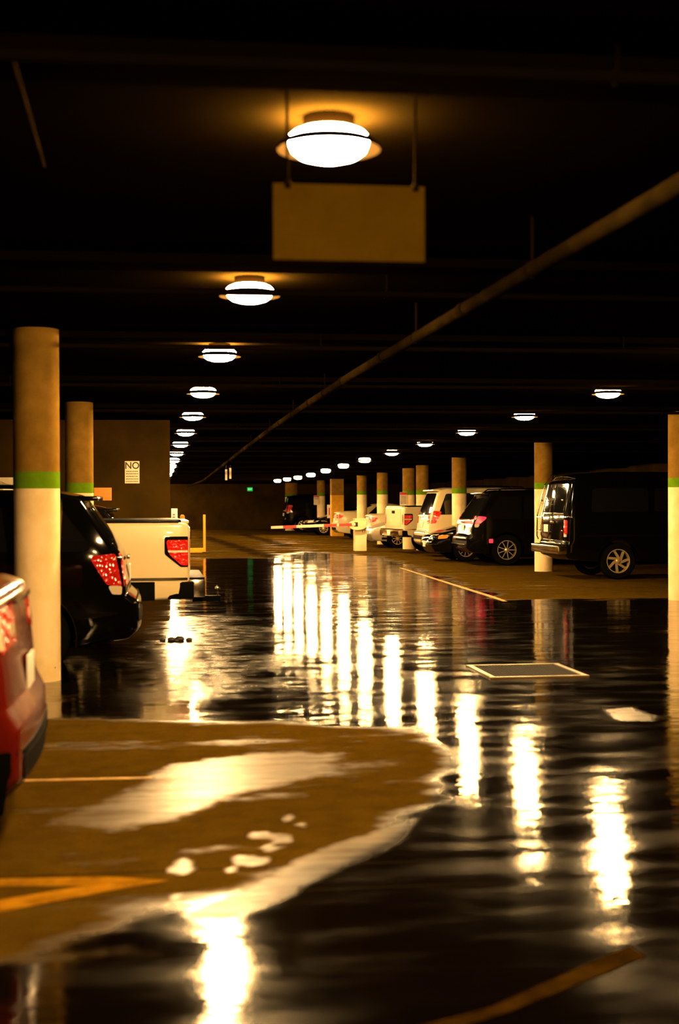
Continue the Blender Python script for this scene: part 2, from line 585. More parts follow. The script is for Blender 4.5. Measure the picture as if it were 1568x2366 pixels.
CX = 8.65
column(-0.985, 13.05, 1.725, 'big round column standing behind the red car at far left')
column(-0.985, 21.2, 1.735, 'round column rising behind the roof of the black suv at left')
column(8.455, 21.8, 1.80, 'round column at the right edge standing before the black van')
column(8.86, 31.2, 1.85, 'round column just behind the rear doors of the black van')
column(CX, 39.0, 1.80, 'round column between the dark crossover and the white suv')
column(8.85, 45.4, 1.80, 'round column behind the rear corner of the white suv')
column(8.62, 46.6, 1.80, 'round column behind the white pickup bed with a notice board in front')
column(CX, 52.1, 1.84, 'round column just behind the tailgate of the white pickup')
column(CX, 57.2, 1.86, 'round column behind the barrier gate post')
column(CX, 64.9, 1.88, 'square yellow painted column behind the barrier arm', square=(0.56, 0.56))
column(8.60, 70.5, 1.86, 'far round column beside the dark suv with a white notice')
column(7.90, 78.2, 1.86, 'broad far column rising behind the roof of the distant dark suv', r=0.36)


# ------------------------------------------------------------------ lamps
def make_lamp():
    root = empty('ceiling_lamp', (0, 0, 0), 'lamp', 'lamp', 'round glowing ceiling lamps')
    bm = bmesh.new()
    lathe(bm, [(0.10, 0.052), (0.105, 0.06), (0.105, 0.104)], 32)
    from_bm('canopy', bm, M['canopy'], root)
    bm = bmesh.new()
    lathe(bm, [(0.165, 0.006), (0.163, 0.018), (0.145, 0.036), (0.118, 0.048), (0.095, 0.053)], 40)
    from_bm('upper_dome', bm, M['dome'], root)
    bm = bmesh.new()
    lathe(bm, [(0.166, 0.008), (0.185, 0.004), (0.205, -0.012), (0.213, -0.030), (0.209, -0.032), (0.198, -0.016), (0.180, -0.004), (0.166, 0.0)], 48, closed=True)
    from_bm('rim_ring', bm, M['ring'], root)
    bm = bmesh.new()
    lathe(bm, [(0.162, 0.002), (0.160, -0.014), (0.150, -0.038), (0.122, -0.060), (0.075, -0.074), (0.02, -0.079)], 40)
    from_bm('lens', bm, M['lens'], root)
    return root


lamp0 = make_lamp()
used = [False]


def place_lamp(x, y, label):
    o = lamp0 if not used[0] else copy_tree(lamp0)
    used[0] = True
    o.location = (x, y, ceil_z(y) - 0.102)
    o['label'] = label


ORD = ['first', 'second', 'third', 'fourth', 'fifth', 'sixth', 'seventh', 'eighth', 'ninth', 'tenth', 'eleventh', 'twelfth']
place_lamp(*LEFT_LAMPS[0], 'largest glowing ceiling lamp above the hanging blank board')
place_lamp(*LEFT_LAMPS[1], 'glowing ceiling lamp crossed by a pipe, next after the largest lamp')
for i, (x, y) in enumerate(LEFT_LAMPS[2:]):
    place_lamp(x, y, '%s glowing lamp of the left row counting from the largest lamp' % ORD[i + 2])
for i, (x, y) in enumerate(RIGHT_LAMPS):
    place_lamp(x, y, '%s glowing lamp of the right row counting from the black van' % ORD[i])
for x, y in UNSEEN_LAMPS:
    place_lamp(x, y, 'glowing ceiling lamp outside the view or hidden behind the cross wall')


# ------------------------------------------------------------------ pipes
def main_pipe():
    pts = [(2.25, 2.0, 2.93), (2.25, 6.0, 2.94), (2.25, 9.45, 2.965), (2.25, 15.3, 2.99), (2.25, 20, 2.975), (2.25, 25.6, 2.93), (2.25, 35, 2.80), (2.25, 46, 2.63), (2.25, 57.5, 2.46), (2.25, 80, 2.45)]
    q_ = 0.934
    pts = [(2.1, y * q_, 1.6 + (z - 1.6) * q_) for x, y, z in pts]
    bm = bmesh.new()
    tube(bm, pts, 0.043, 14)
    o = from_bm('sprinkler_main', bm, M['pipe'])
    tag(o, 'long pale main pipe running diagonally away under the ceiling', 'pipe')
    ys = np.array([p[1] for p in pts])
    zs = np.array([p[2] for p in pts])
    for y in (4.4, 9.3, 12.6, 15.2, 18.4, 22.5, 26.6, 31, 36, 41, 47, 53):
        z = float(np.interp(y, ys, zs))
        dz = float(np.interp(y + 0.1, ys, zs)) - z
        bm = bmesh.new()
        tube(bm, [(2.1, y - 0.07, z - dz * .7), (2.1, y + 0.07, z + dz * .7)], 0.052, 14)
        from_bm('coupling', bm, M['dark_pipe'], o)
    for y in (7.6, 11.0, 16.8, 20.5, 24.5, 29, 34):
        z = float(np.interp(y, ys, zs))
        bm = bmesh.new()
        tube(bm, [(2.1, y, z + 0.03), (2.1, y, ceil_z(y) + 0.01)], 0.009, 8)
        tube(bm, [(2.1, y - 0.012, z), (2.1, y + 0.012, z)], 0.049, 14)
        from_bm('hanger', bm, M['dark_pipe'], o)


main_pipe()
BR = [(4.70, 3.045, 'just before the largest lamp'), (9.42, 2.985, 'crossing the second lamp'), (13.07, 3.015, 'just before the third lamp'),
      (17.2, 3.0, 'just before the fourth lamp'), (21.4, 2.96, 'just before the fifth lamp'), (25.5, 2.91, 'just before the sixth lamp'),
      (29.6, 2.86, 'just before the seventh lamp'), (33.8, 2.80, 'just before the eighth lamp')]
for y, z, s in BR:
    bm = bmesh.new()
    tube(bm, [(-12.9, y, z), (2.0, y, z), (15.9, y, z)], 0.022, 12)
    o = from_bm('branch_pipe', bm, M['dark_pipe'])
    tag(o, 'thin dark pipe running across the ceiling ' + s + ' of the left row', 'pipe', 'cross pipes under the ceiling')
    for x in (-9, -5, -1.6, 1.6, 4.5, 8, 12):
        bm = bmesh.new()
        tube(bm, [(x, y, z + 0.02), (x, y, ceil_z(y) + 0.01)], 0.006, 6)
        tube(bm, [(x - 0.01, y, z), (x + 0.01, y, z)], 0.029, 12)
        from_bm('hanger', bm, M['dark_pipe'], o)
bm = bmesh.new()
tube(bm, [(-0.43, 4.75, 3.045), (-0.43, 5.2, 3.045), (-0.43, 6.15, 3.03)], 0.011, 10)
o = from_bm('conduit', bm, M['pipe'])
tag(o, 'short slim conduit under the ceiling at upper left of the largest lamp', 'conduit')


# ------------------------------------------------------------------ signs
def board_sign():
    y = 5.40
    root = empty('hanging_board', (0.772, y, 2.52), 'blank tan board hanging on two rods under the largest lamp', 'sign')
    part_box('board', (0, 0, 0.145), (0.585, 0.012, 0.29), M['sign_tan'], root, 0.002)
    for x in (-0.237, 0.258):
        bm = bmesh.new()
        tube(bm, [(x, 0, 0.27), (x, 0, ceil_z(y) - 2.52 + 0.005)], 0.006, 8)
        o = from_bm('rod', bm, M['dark_pipe'], root)
        bm = bmesh.new()
        lathe(bm, [(0.012, 0.27), (0.014, 0.276), (0.014, 0.294), (0.011, 0.30)], 12)
        bmesh.ops.translate(bm, verts=bm.verts, vec=(x, -0.002, 0))
        from_bm('rod_nut', bm, M['pipe'], o)


board_sign()


def small_print(name, parent, rows, wx, y, m, h=0.016, seed=1):
    rnd = random.Random(seed)
    bm = bmesh.new()
    for z in rows:
        x = -wx / 2
        while x < wx / 2 - 0.01:
            l = rnd.uniform(0.012, 0.035)
            l = min(l, wx / 2 - x)
            box(bm, Vector((x + l / 2, y, z)), (l, 0.001, h))
            x += l + 0.006
    return from_bm(name, bm, m, parent)


root = empty('wall_notice', (-0.255, 24.79, 1.925), 'pale NO notice on the concrete cross wall', 'sign')
part_box('board', (0, 0, 0.19), (0.25, 0.012, 0.385), M['sign_white'], root, 0.002)
text('lettering', 'NO', 0.165, (0, -0.008, 0.30), (PI / 2, 0, 0), M['sign_ink'], root).scale = (0.95, 1, 1)
small_print('small_print', root, [0.205, 0.165, 0.12, 0.075, 0.033], 0.21, -0.0075, M['sign_ink'], 0.012)
o = tag(part_box('notice_board', (-2.42, 24.785, 1.93), (0.32, 0.014, 0.2), M['sign_white'], None, 0.002), None, None)
tag(o, 'pale notice at the left edge on the wall behind the red car', 'sign')
bm = bmesh.new()
tube(bm, [(-0.155 + 0.02 * i, -0.009, -0.02 + 0.045 * math.sin(i * 0.32)) for i in range(11)] + [(0.10, -0.009, -0.06)], 0.004, 6)
from_bm('curved_line', bm, M['sign_ink'], o).location = (-2.42 + 2.42, 0, 0)
o.data.transform(Matrix.Translation((2.42, -24.785, -1.93)))
o.location = (-2.42, 24.785, 1.93)
o = part_box('orange_board', (0, 0, 0), (0.30, 0.014, 0.22), M['orange_board'], None, 0.002)
o.location = (-0.755, 24.785, 1.74)
tag(o, 'plain orange board on the cross wall above the black suv', 'sign')

root = empty('exit_sign', (5.94, 82.9, 2.32), 'small green lit EXIT sign on the far wall', 'sign')
part_box('housing', (0, 0.06, 0), (0.30, 0.12, 0.22), M['exit'], root, 0.01)
text('lettering', 'EXIT', 0.12, (0, -0.004, 0), (PI / 2, 0, 0), M['exit_ink'], root)
part_box('wall_mount', (0, 0.16, 0), (0.1, 0.12, 0.06), M['dark_metal'], root)

for x, s in ((2.475, 'left'), (2.605, 'right')):
    root = empty('hanging_marker', (x, 45.0, 2.28), 'pale hanging strip near the far pipe end, the %s of two' % ('slightly lower' if s == 'left' else 'slightly higher'), 'marker', 'pair of hanging clearance strips')
    dz = 0.0 if s == 'left' else 0.045
    part_box('strip', (0, 0, 0.17 + dz), (0.065, 0.03, 0.34), M['sign_white'], root, 0.004)
    bm = bmesh.new()
    tube(bm, [(0, 0, 0.33 + dz), (0, 0, ceil_z(45) - 2.28 + 0.01)], 0.006, 6)
    from_bm('hanger', bm, M['dark_metal'], root)


# notices on the right columns
def notice(x, y, z, wx, hz, label, lines, seed):
    root = empty('column_notice', (x, y, z), label, 'sign', 'notices on the right columns')
    part_box('board', (0, 0, 0), (wx, 0.012, hz), M['sign_white'], root, 0.002)
    part_box('red_header', (0, -0.0065, hz / 2 - hz * 0.1), (wx * 0.98, 0.003, hz * 0.18), M['red_ink'], root)
    small_print('small_print', root, [hz * (0.22 - 0.10 * i) for i in range(lines)], wx * 0.82, -0.007, M['sign_ink'], 0.022, seed)
    return root


notice(8.40, 46.36, 1.655, 0.245, 0.47, 'pale notice with red header on the column behind the pickup bed', 6, 3)
notice(8.33, 70.25, 1.66, 0.26, 0.47, 'pale notice with red header on the far round column by the dark suv', 2, 4)
root = empty('flag_sign', (8.27, 64.75, 0.83), 'narrow upright white sign with red writing beside the yellow column', 'sign')
part_box('board', (0, 0, 0.305), (0.19, 0.02, 0.61), M['sign_white'], root, 0.003)
part_box('red_panel', (0.0, -0.012, 0.30), (0.06, 0.004, 0.34), M['red_ink'], root)

root = empty('lane_sign', (0.75, 40.0, 0), 'upright white sign with red writing beyond the white pickup tailgate at left', 'sign')
part_box('board', (0, 0, 1.14), (0.17, 0.02, 0.55), M['sign_white'], root, 0.003)
bm = bmesh.new()
for i in range(4):
    box(bm, Vector((-0.015, -0.0125, 1.02 + 0.075 * i)), (0.08 - 0.012 * (i % 2), 0.004, 0.045))
from_bm('red_writing', bm, M['red_ink'], root)
bm = bmesh.new()
tube(bm, [(0, 0.03, 0), (0, 0.03, 1.4)], 0.022, 10)
from_bm('post', bm, M['dark_metal'], root)

bm = bmesh.new()
lathe(bm, [(0.07, 0), (0.07, 1.16), (0.06, 1.2), (0.03, 1.225)], 20)
o = from_bm('bollard', bm, M['yellow_paint'])
o.location = (1.02, 42.0, 0)
tag(o, 'short yellow bollard peeking above the white pickup tailgate', 'bollard')

root = empty('lane_barrier', (1.76, 44.5, 0), 'thin yellow upright pole with low yellow kerb in the far lane', 'barrier')
part_box('pole', (0, 0, 0.62), (0.075, 0.075, 1.16), M['yellow_paint'], root, 0.008)
part_box('base_plate', (0.03, 0, 0.02), (0.20, 0.2, 0.04), M['dark_metal'], root, 0.006)
part_box('kerb', (-0.32, 0.0, 0.09), (0.60, 0.16, 0.14), M['yellow_paint'], root, 0.015)

# ------------------------------------------------------------------ barrier gate
root = empty('barrier_gate', (6.78, 45.3, 0), 'white barrier gate post with striped arm lowered across the lane', 'barrier gate')
part_box('cabinet', (0, 0, 0.5), (0.38, 0.36, 1.0), M['white_paint'], root, 0.015)
part_box('cap', (0.0, 0, 1.02), (0.40, 0.38, 0.05), M['white_paint'], root, 0.012)
bm = bmesh.new()
lathe(bm, [(0.27, -0.09), (0.29, -0.08), (0.29, 0.08), (0.27, 0.09)], 32, axis='Y')
bmesh.ops.scale(bm, vec=(1.0, 1.0, 0.55), verts=bm.verts)
bmesh.ops.translate(bm, vec=(-0.12, -0.27, 0.83), verts=bm.verts)
from_bm('arm_hub', bm, M['white_paint'], root)
text('number', '17', 0.13, (0.09, -0.183, 0.63), (PI / 2, 0, 0), M['sign_ink'], root)
part_box('red_stripe', (0.08, -0.182, 0.72), (0.17, 0.006, 0.018), M['red_ink'], root)
a, b_ = Vector((-0.2, -0.36, 0.86)), Vector((-2.9, -0.36, 0.775))
dvec = (b_ - a)
ang = math.atan2(dvec.z, -dvec.x)
rotm = Matrix.Rotation(-ang * -1, 3, 'Y')
mid = (a + b_) / 2
arm = part_box('arm', mid, (dvec.length, 0.05, 0.085), M['sign_white'], root, 0.006, rot=rotm)
for t in (0.12, 0.30, 0.78):
    p = a + dvec * t
    part_box('red_band', p, (0.42, 0.055, 0.089), M['red_ink'], arm, 0.003, rot=rotm)
part_box('arm_bracket', a + Vector((0.02, 0.03, 0)), (0.12, 0.1, 0.14), M['dark_metal'], root, 0.01)

# ------------------------------------------------------------------ floor things
root = empty('drain_grate', (3.5, 12.95, 0), 'rectangular iron drain grate set in the wet floor at right', 'drain')
bm = bmesh.new()
for c, s in (((0, 0.47, 0.004), (0.92, 0.05, 0.02)), ((0, -0.47, 0.004), (0.92, 0.05, 0.02)), ((-0.43, 0, 0.004), (0.05, 0.9, 0.02)), ((0.43, 0, 0.004), (0.05, 0.9, 0.02))):
    box(bm, Vector(c), s, None, 0.003)
from_bm('grate_frame', bm, M['wet_iron'], root)
part_box('pit_shade_plate', (0, 0, -0.002), (0.84, 0.9, 0.008), M['trim'], root)  # flat black plate, stands in for the shade below the bars
bm = bmesh.new()
for i in range(26):
    box(bm, Vector((-0.39 + 0.78 * i / 25, 0, 0.003)), (0.012, 0.88, 0.012))
for i in range(20):
    box(bm, Vector((0, -0.43 + 0.86 * i / 19, 0.002)), (0.80, 0.012, 0.010))
from_bm('grate_bars', bm, M['trim'], root)


def marking(name, polys, m, label, cat='road marking'):
    bm = bmesh.new()
    for p in polys:
        vs = [bm.verts.new((x, y, 0.0)) for x, y in p]
        f = bm.faces.new(vs)
        r = bmesh.ops.extrude_face_region(bm, geom=[f])
        bmesh.ops.translate(bm, vec=(0, 0, 0.003), verts=[v for v in r['geom'] if isinstance(v, bmesh.types.BMVert)])
    return tag(from_bm(name, bm, m, None, 0.3), label, cat)


marking('painted_arrow', [[(-1.3, 6.17), (-0.63, 6.17), (-0.17, 6.13), (0.08, 6.04), (-0.17, 5.91), (-0.58, 5.67), (-1.3, 5.27), (-1.3, 5.44), (-0.6, 5.84), (-0.26, 6.005), (-0.62, 6.055), (-1.3, 6.06)]],
        M['marking'], 'worn yellow painted arrow head on the floor at lower left')
marking('stall_line', [[(-3.5, 8.42), (0.02, 8.285), (0.02, 8.335), (-3.5, 8.47)]], M['marking_white'], 'short pale stall line running out from under the red car')
marking('stall_stripe', [[(1.70, 4.90), (1.72, 4.78), (1.12, 4.33), (0.90, 4.20), (0.80, 4.24), (1.05, 4.36)]], M['faint_marking'], 'faint diagonal yellow stripe at the bottom right corner of the floor')
marking('stall_line', [[(5.95, 33.5), (6.02, 33.5), (5.72, 23.0), (5.65, 22.0), (5.58, 22.0)]], M['marking_white'], 'pale slanting line on the floor in front of the van and crossover')
bm = bmesh.new()
for (dx, dy, r) in ((0, 0, .05), (.09, .02, .06), (.2, -.02, .04), (-.1, .03, .035), (.05, -.06, .03)):
    q = bmesh.ops.create_icosphere(bm, subdivisions=2, radius=r)
    bmesh.ops.transform(bm, matrix=Matrix.Translation((dx, dy, r * 0.35)) @ Matrix.Diagonal((1, 1, .6, 1)), verts=q['verts'])
o = from_bm('wet_leaf_clump', bm, M['leaf'])
o.location = (0.27, 16.45, 0)
tag(o, 'small dark clump of wet leaves in the bright puddle at left', 'leaves')
o['kind'] = 'stuff'


# ------------------------------------------------------------------ vehicles
def fillet(pts, closed=False, n=5):
    """pts (x, z, r) -> polyline with rounded corners"""
    out = []
    k = len(pts)
    for i, p in enumerate(pts):
        if not closed and i in (0, k - 1):
            out.append((p[0], p[1]))
            continue
        P, A, B = Vector(p[:2]), Vector(pts[i - 1][:2]), Vector(pts[(i + 1) % k][:2])
        r = p[2] if len(p) > 2 else 0
        u, v = A - P, B - P
        lu, lv = u.length, v.length
        u, v = u / lu, v / lv
        cosang = max(-1, min(1, u.dot(v)))
        ang = math.acos(cosang)
        if r <= 0 or ang > PI - 0.03:
            out.append((P.x, P.y))
            continue
        t = min(r / math.tan(ang / 2), lu * 0.48, lv * 0.48)
        p0, p1 = P + u * t, P + v * t
        for q in range(n + 1):
            s = q / n
            c = p0 * (1 - s) ** 2 + P * 2 * s * (1 - s) + p1 * s * s
            out.append((c.x, c.y))
    return out


def resample(pts, step):
    out = []
    for a, b_ in zip(pts, pts[1:]):
        d = math.dist(a, b_)
        n = max(1, int(math.ceil(d / step)))
        for i in range(n):
            t = i / n
            out.append((a[0] + (b_[0] - a[0]) * t, a[1] + (b_[1] - a[1]) * t))
    out.append(pts[-1])
    return out


def in_poly(x, y, poly):
    c = False
    n = len(poly)
    for i in range(n):
        x1, y1 = poly[i]
        x2, y2 = poly[i - 1]
        if (y1 > y) != (y2 > y) and x < (x2 - x1) * (y - y1) / (y2 - y1) + x1:
            c = not c
    return c


def edge_dist(x, y, poly):
    best = 1e9
    for i in range(len(poly)):
        ax, ay = poly[i]
        bx, by = poly[i - 1]
        ex, ey = bx - ax, by - ay
        l2 = ex * ex + ey * ey
        t = 0 if l2 < 1e-12 else max(0, min(1, ((x - ax) * ex + (y - ay) * ey) / l2))
        best = min(best, math.hypot(x - ax - ex * t, y - ay - ey * t))
    return best


def cdt_fill(poly, step):
    xs = [p[0] for p in poly]
    ys = [p[1] for p in poly]
    pts = [Vector(p) for p in poly]
    x = min(xs) + step / 2
    while x < max(xs):
        y = min(ys) + step / 2
        while y < max(ys):
            if in_poly(x, y, poly) and edge_dist(x, y, poly) > step * 0.4:
                pts.append(Vector((x, y)))
            y += step
        x += step
    n = len(poly)
    r = delaunay_2d_cdt(pts, [], [list(range(n))], 1, 1e-5)
    return r[0], r[2], r[3]


class Car:
    """right-hand axes: x forward from the rear bumper, y to the left, z up"""

    def __init__(s, name, loc, rz, label, paint, L, W, H, top, wheels, wr, zb=0.26, belt=1.0, tum=0.16, cr=0.10, cf=0.16, lr=0.5, lf=0.9, arch=1.14,
                 rim=0.62, spokes=10, rim_mat=None, cat='car', bulge=0.03, er=0.05):
        s.L, s.W, s.H, s.zbelt, s.tum, s.cr, s.cf, s.lr, s.lf, s.bulge, s.er = L, W, H, belt, tum, cr, cf, lr, lf, bulge, er
        s.root = empty(name, loc, label, cat, rz=rz)
        s.paint = paint
        topl = fillet(top)
        topl = resample(topl, 0.14)
        ol = [(x, z, er) for x, z in topl]
        # underside with wheel arches, front to rear
        bot = []
        for xc in sorted(wheels, reverse=True):
            ra = wr * arch
            a0 = math.asin((zb - wr) / ra)
            bot.append((xc + ra * math.cos(a0) + 0.02, zb, 0.02))
            for k in range(0, 17):
                a = a0 + (PI - 2 * a0) * k / 16
                bot.append((xc + ra * math.cos(a), wr + ra * math.sin(a), 0.015))
            bot.append((xc - ra * math.cos(a0) - 0.02, zb, 0.02))
        ol += bot
        s.ol = ol
        s.rear = s._curve(topl, False)
        s.front = s._curve(topl, True)
        s.body = s._body()
        for xc in wheels:
            for sd in (-1, 1):
                s.wheel(xc, sd, wr, rim, spokes, rim_mat or M['alloy'])

    def _curve(s, topl, front):
        zmax = max(p[1] for p in topl)
        pts = topl[::-1] if front else topl
        xs, zs = [], []
        for x, z in pts:
            if not zs or z > zs[-1] + 1e-4:
                xs.append(x)
                zs.append(z)
            if z >= zmax - 0.02:
                break
        return np.array(zs), np.array(xs)

    def hw(s, x, z):
        v = s.W / 2
        if z > s.zbelt:
            v *= 1 - s.tum * ((z - s.zbelt) / (s.H - s.zbelt)) ** 1.25
        if z < 0.5:
            v *= 1 - 0.05 * ((0.5 - z) / 0.3)
        if x < s.lr:
            v *= 1 - s.cr * ((s.lr - max(x, 0)) / s.lr) ** 2.2
        if x > s.L - s.lf:
            v *= 1 - s.cf * ((min(x, s.L) - (s.L - s.lf)) / s.lf) ** 2.2
        return v

    def _body(s):
        ol = s.ol
        n = len(ol)
        nor = []
        for i in range(n):
            ax, az = ol[i - 1][:2]
            bx, bz = ol[(i + 1) % n][:2]
            dx, dz = bx - ax, bz - az
            l = math.hypot(dx, dz) or 1
            nor.append((-dz / l, dx / l))
        verts = []
        rings = []
        T = [-1, -0.75, -0.4, 0, 0.4, 0.75, 1]
        AN = [PI / 8, PI / 4, 3 * PI / 8, PI / 2]
        seq = [(-1, a) for a in reversed(AN)] + [(t, None) for t in T] + [(1, a) for a in AN]
        for t, a in seq:
            ring = []
            for i in range(n):
                x, z, R = ol[i]
                nx, nz = nor[i]
                if a is None:
                    w_ = s.hw(x, z)
                    bl = s.bulge * (1 - t * t) if R > 0.03 else 0
                    p = (x + nx * bl, t * (w_ - R), z + nz * bl)
                else:
                    ins = R * (1 - math.cos(a))
                    px, pz = x - nx * ins, z - nz * ins
                    w_ = s.hw(px, pz)
                    p = (px, t * (w_ - R + R * math.sin(a)), pz)
                ring.append(len(verts))
                verts.append(p)
            rings.append(ring)
        faces = []
        for r0, r1 in zip(rings, rings[1:]):
            for i in range(n):
                j = (i + 1) % n
                faces.append((r0[i], r0[j], r1[j], r1[i]))
        for ring, sd in ((rings[0], -1), (rings[-1], 1)):
            poly = [(verts[k][0], verts[k][2]) for k in ring]
            vs, fs, orig = cdt_fill(poly, 0.13)
            mp = []
            for k, v in enumerate(vs):
                o_ = [q for q in orig[k] if q < n] if orig[k] else []
                if o_:
                    mp.append(ring[o_[0]])
                else:
                    mp.append(len(verts))
                    verts.append((v.x, sd * s.hw(v.x, v.y), v.y))
            for f in fs:
                ff = [mp[k] for k in f]
                if len(set(ff)) == len(ff):
                    faces.append(ff if sd < 0 else ff[::-1])
        me = bpy.data.meshes.new('body')
        me.from_pydata(verts, [], faces)
        me.validate()
        bm = bmesh.new()
        bm.from_mesh(me)
        bpy.data.meshes.remove(me)
        return from_bm('body', bm, s.paint, s.root, 0.7)

    def _patch(s, name, poly, fn, m, parent, step=0.12, thick=0.02):
        """poly in a 2-D chart; fn(u, v, off) -> point"""
        vs, fs, _ = cdt_fill(poly, step)
        bm = bmesh.new()
        out = [bm.verts.new(fn(v.x, v.y, 0.0)) for v in vs]
        for f in fs:
            try:
                bm.faces.new([out[k] for k in f])
            except ValueError:
                pass
        bnd = [e for e in bm.edges if e.is_boundary]
        r = bmesh.ops.extrude_edge_only(bm, edges=bnd)
        back = [g for g in r['geom'] if isinstance(g, bmesh.types.BMVert)]
        ctr = {}
        for v in back:
            best = min(range(len(vs)), key=lambda k: (out[k].co - v.co).length_squared)
            v.co = Vector(fn(vs[best].x, vs[best].y, -thick))
        return from_bm(name, bm, m, parent, 0.7)

    def side(s, name, pts, m, sd, off=0.004, parent=None, step=0.14):
        poly = resample(fillet(pts, True, 4) + [fillet(pts, True, 4)[0]], 0.12)[:-1]

        def fn(x, z, d):
            return (x, sd * (s.hw(x, z) + off + d), z)
        return s._patch(name, poly, fn, m, parent or s.root, step)

    def end(s, name, pts, m, front=False, off=0.006, parent=None, step=0.12):
        zs, xs = s.front if front else s.rear
        poly = resample(fillet(pts, True, 4) + [fillet(pts, True, 4)[0]], 0.12)[:-1]
        sg = 1 if front else -1

        def fn(y, z, d):
            x = float(np.interp(z, zs, xs))
            w_ = s.hw(x, z) - s.er
            ay = abs(y)
            if ay <= w_:
                b = s.bulge * (1 - (y / w_) ** 2)
            else:
                q = min(1, (ay - w_) / s.er)
                b = -s.er * (1 - math.sqrt(max(0, 1 - q * q)))
            slope = (float(np.interp(z + .02, zs, xs)) - float(np.interp(z - .02, zs, xs))) / .04
            l = math.hypot(1, slope)
            return (x + sg * (b + off + d) / l, y, z - sg * slope * (b + off + d) / l)
        return s._patch(name, poly, fn, m, parent or s.root, step)

    def wheel(s, xc, sd, wr, rimf, spokes, rm):
        wd = 0.22
        yo = sd * (s.W / 2 - 0.035)
        rr = wr * rimf
        bm = bmesh.new()
        k = sd
        lathe(bm, [(rr, -wd * k), (wr * 0.93, -wd * k), (wr * 0.985, -wd * 0.9 * k), (wr, -wd * 0.75 * k), (wr, -wd * 0.25 * k), (wr * 0.985, -wd * 0.1 * k), (wr * 0.93, 0), (rr * 1.06, 0.0), (rr, -0.012 * k)], 40, 'Y', True)
        t = from_bm('wheel', bm, M['rubber'], s.root)
        t.location = (xc, yo, wr)
        bm = bmesh.new()
        lathe(bm, [(rr * 1.0, -0.004 * k), (rr * 0.93, -0.004 * k), (rr * 0.9, -0.03 * k), (rr * 0.88, -0.14 * k), (rr * 0.98, -0.14 * k)], 40, 'Y', True)
        for q in range(spokes):
            a = 2 * PI * q / spokes
            ln = rr * 0.80
            c = Vector((math.cos(a) * (ln / 2 + rr * 0.12), -0.03 * k, math.sin(a) * (ln / 2 + rr * 0.12)))
            tw = 0.35 if spokes == 7 else 0.0
            box(bm, c, (ln, 0.03, rr * (0.20 if spokes == 7 else 0.085)), Matrix.Rotation(-a - tw, 3, 'Y'))
        rim = from_bm('rim', bm, rm, t, 0.4)
        bm = bmesh.new()
        lathe(bm, [(rr * 0.24, -0.05 * k), (rr * 0.24, -0.02 * k), (rr * 0.17, -0.005 * k), (rr * 0.05, 0.0)], 20, 'Y')
        from_bm('hub_cap', bm, rm, t)
        bm = bmesh.new()
        lathe(bm, [(rr * 0.9, -0.10 * k), (rr * 0.9, -0.13 * k)], 24, 'Y')
        from_bm('brake_disc', bm, M['trim'], t)

    def prt(s, name, c, sz, m, bevel=0.006, rot=None, parent=None):
        return part_box(name, c, sz, m, parent or s.root, bevel, rot)

    def tube(s, name, pts, r, m, parent=None):
        bm = bmesh.new()
        tube(bm, pts, r, 10)
        return from_bm(name, bm, m, parent or s.root)

    def mirrors(s, x, z):
        for sd in (-1, 1):
            y = sd * (s.hw(x, z) + 0.10)
            mm = s.prt('side_mirror', (x, y, z), (0.12, 0.2, 0.15), s.paint, 0.03)
            s.prt('mirror_glass', (x - 0.062, y, z), (0.006, 0.16, 0.11), M['glass'], 0.002, parent=mm)

    def handles(s, xs, z, m=None):
        for x in xs:
            for sd in (-1, 1):
                s.prt('door_handle', (x, sd * (s.hw(x, z) + 0.015), z), (0.16, 0.025, 0.028), m or s.paint, 0.006)

    def plate(s, z, y=0.0, front=False):
        zs, xs = s.front if front else s.rear
        x = float(np.interp(z, zs, xs))
        sg = 1 if front else -1
        s.prt('number_plate', (x + sg * (s.bulge + 0.012), y, z), (0.012, 0.31, 0.155), M['plate'], 0.003)

    def seams(s, xs, z0, z1, m=None):
        for x in xs:
            for sd in (-1, 1):
                s.side('door_seam', [(x, z0, 0), (x + 0.008, z0, 0), (x + 0.008, z1, 0), (x, z1, 0)], m or M['trim'], sd, 0.0025)


def rear_pair(c, name, pts, m, **k):
    out = []
    for sd in (-1, 1):
        out.append(c.end(name, [(sd * y, z, r) for y, z, r in (pts if sd > 0 else pts[::-1])], m, **k))
    return out


def side_pair(c, name, pts, m, **k):
    return [c.side(name, pts, m, sd, **k) for sd in (-1, 1)]


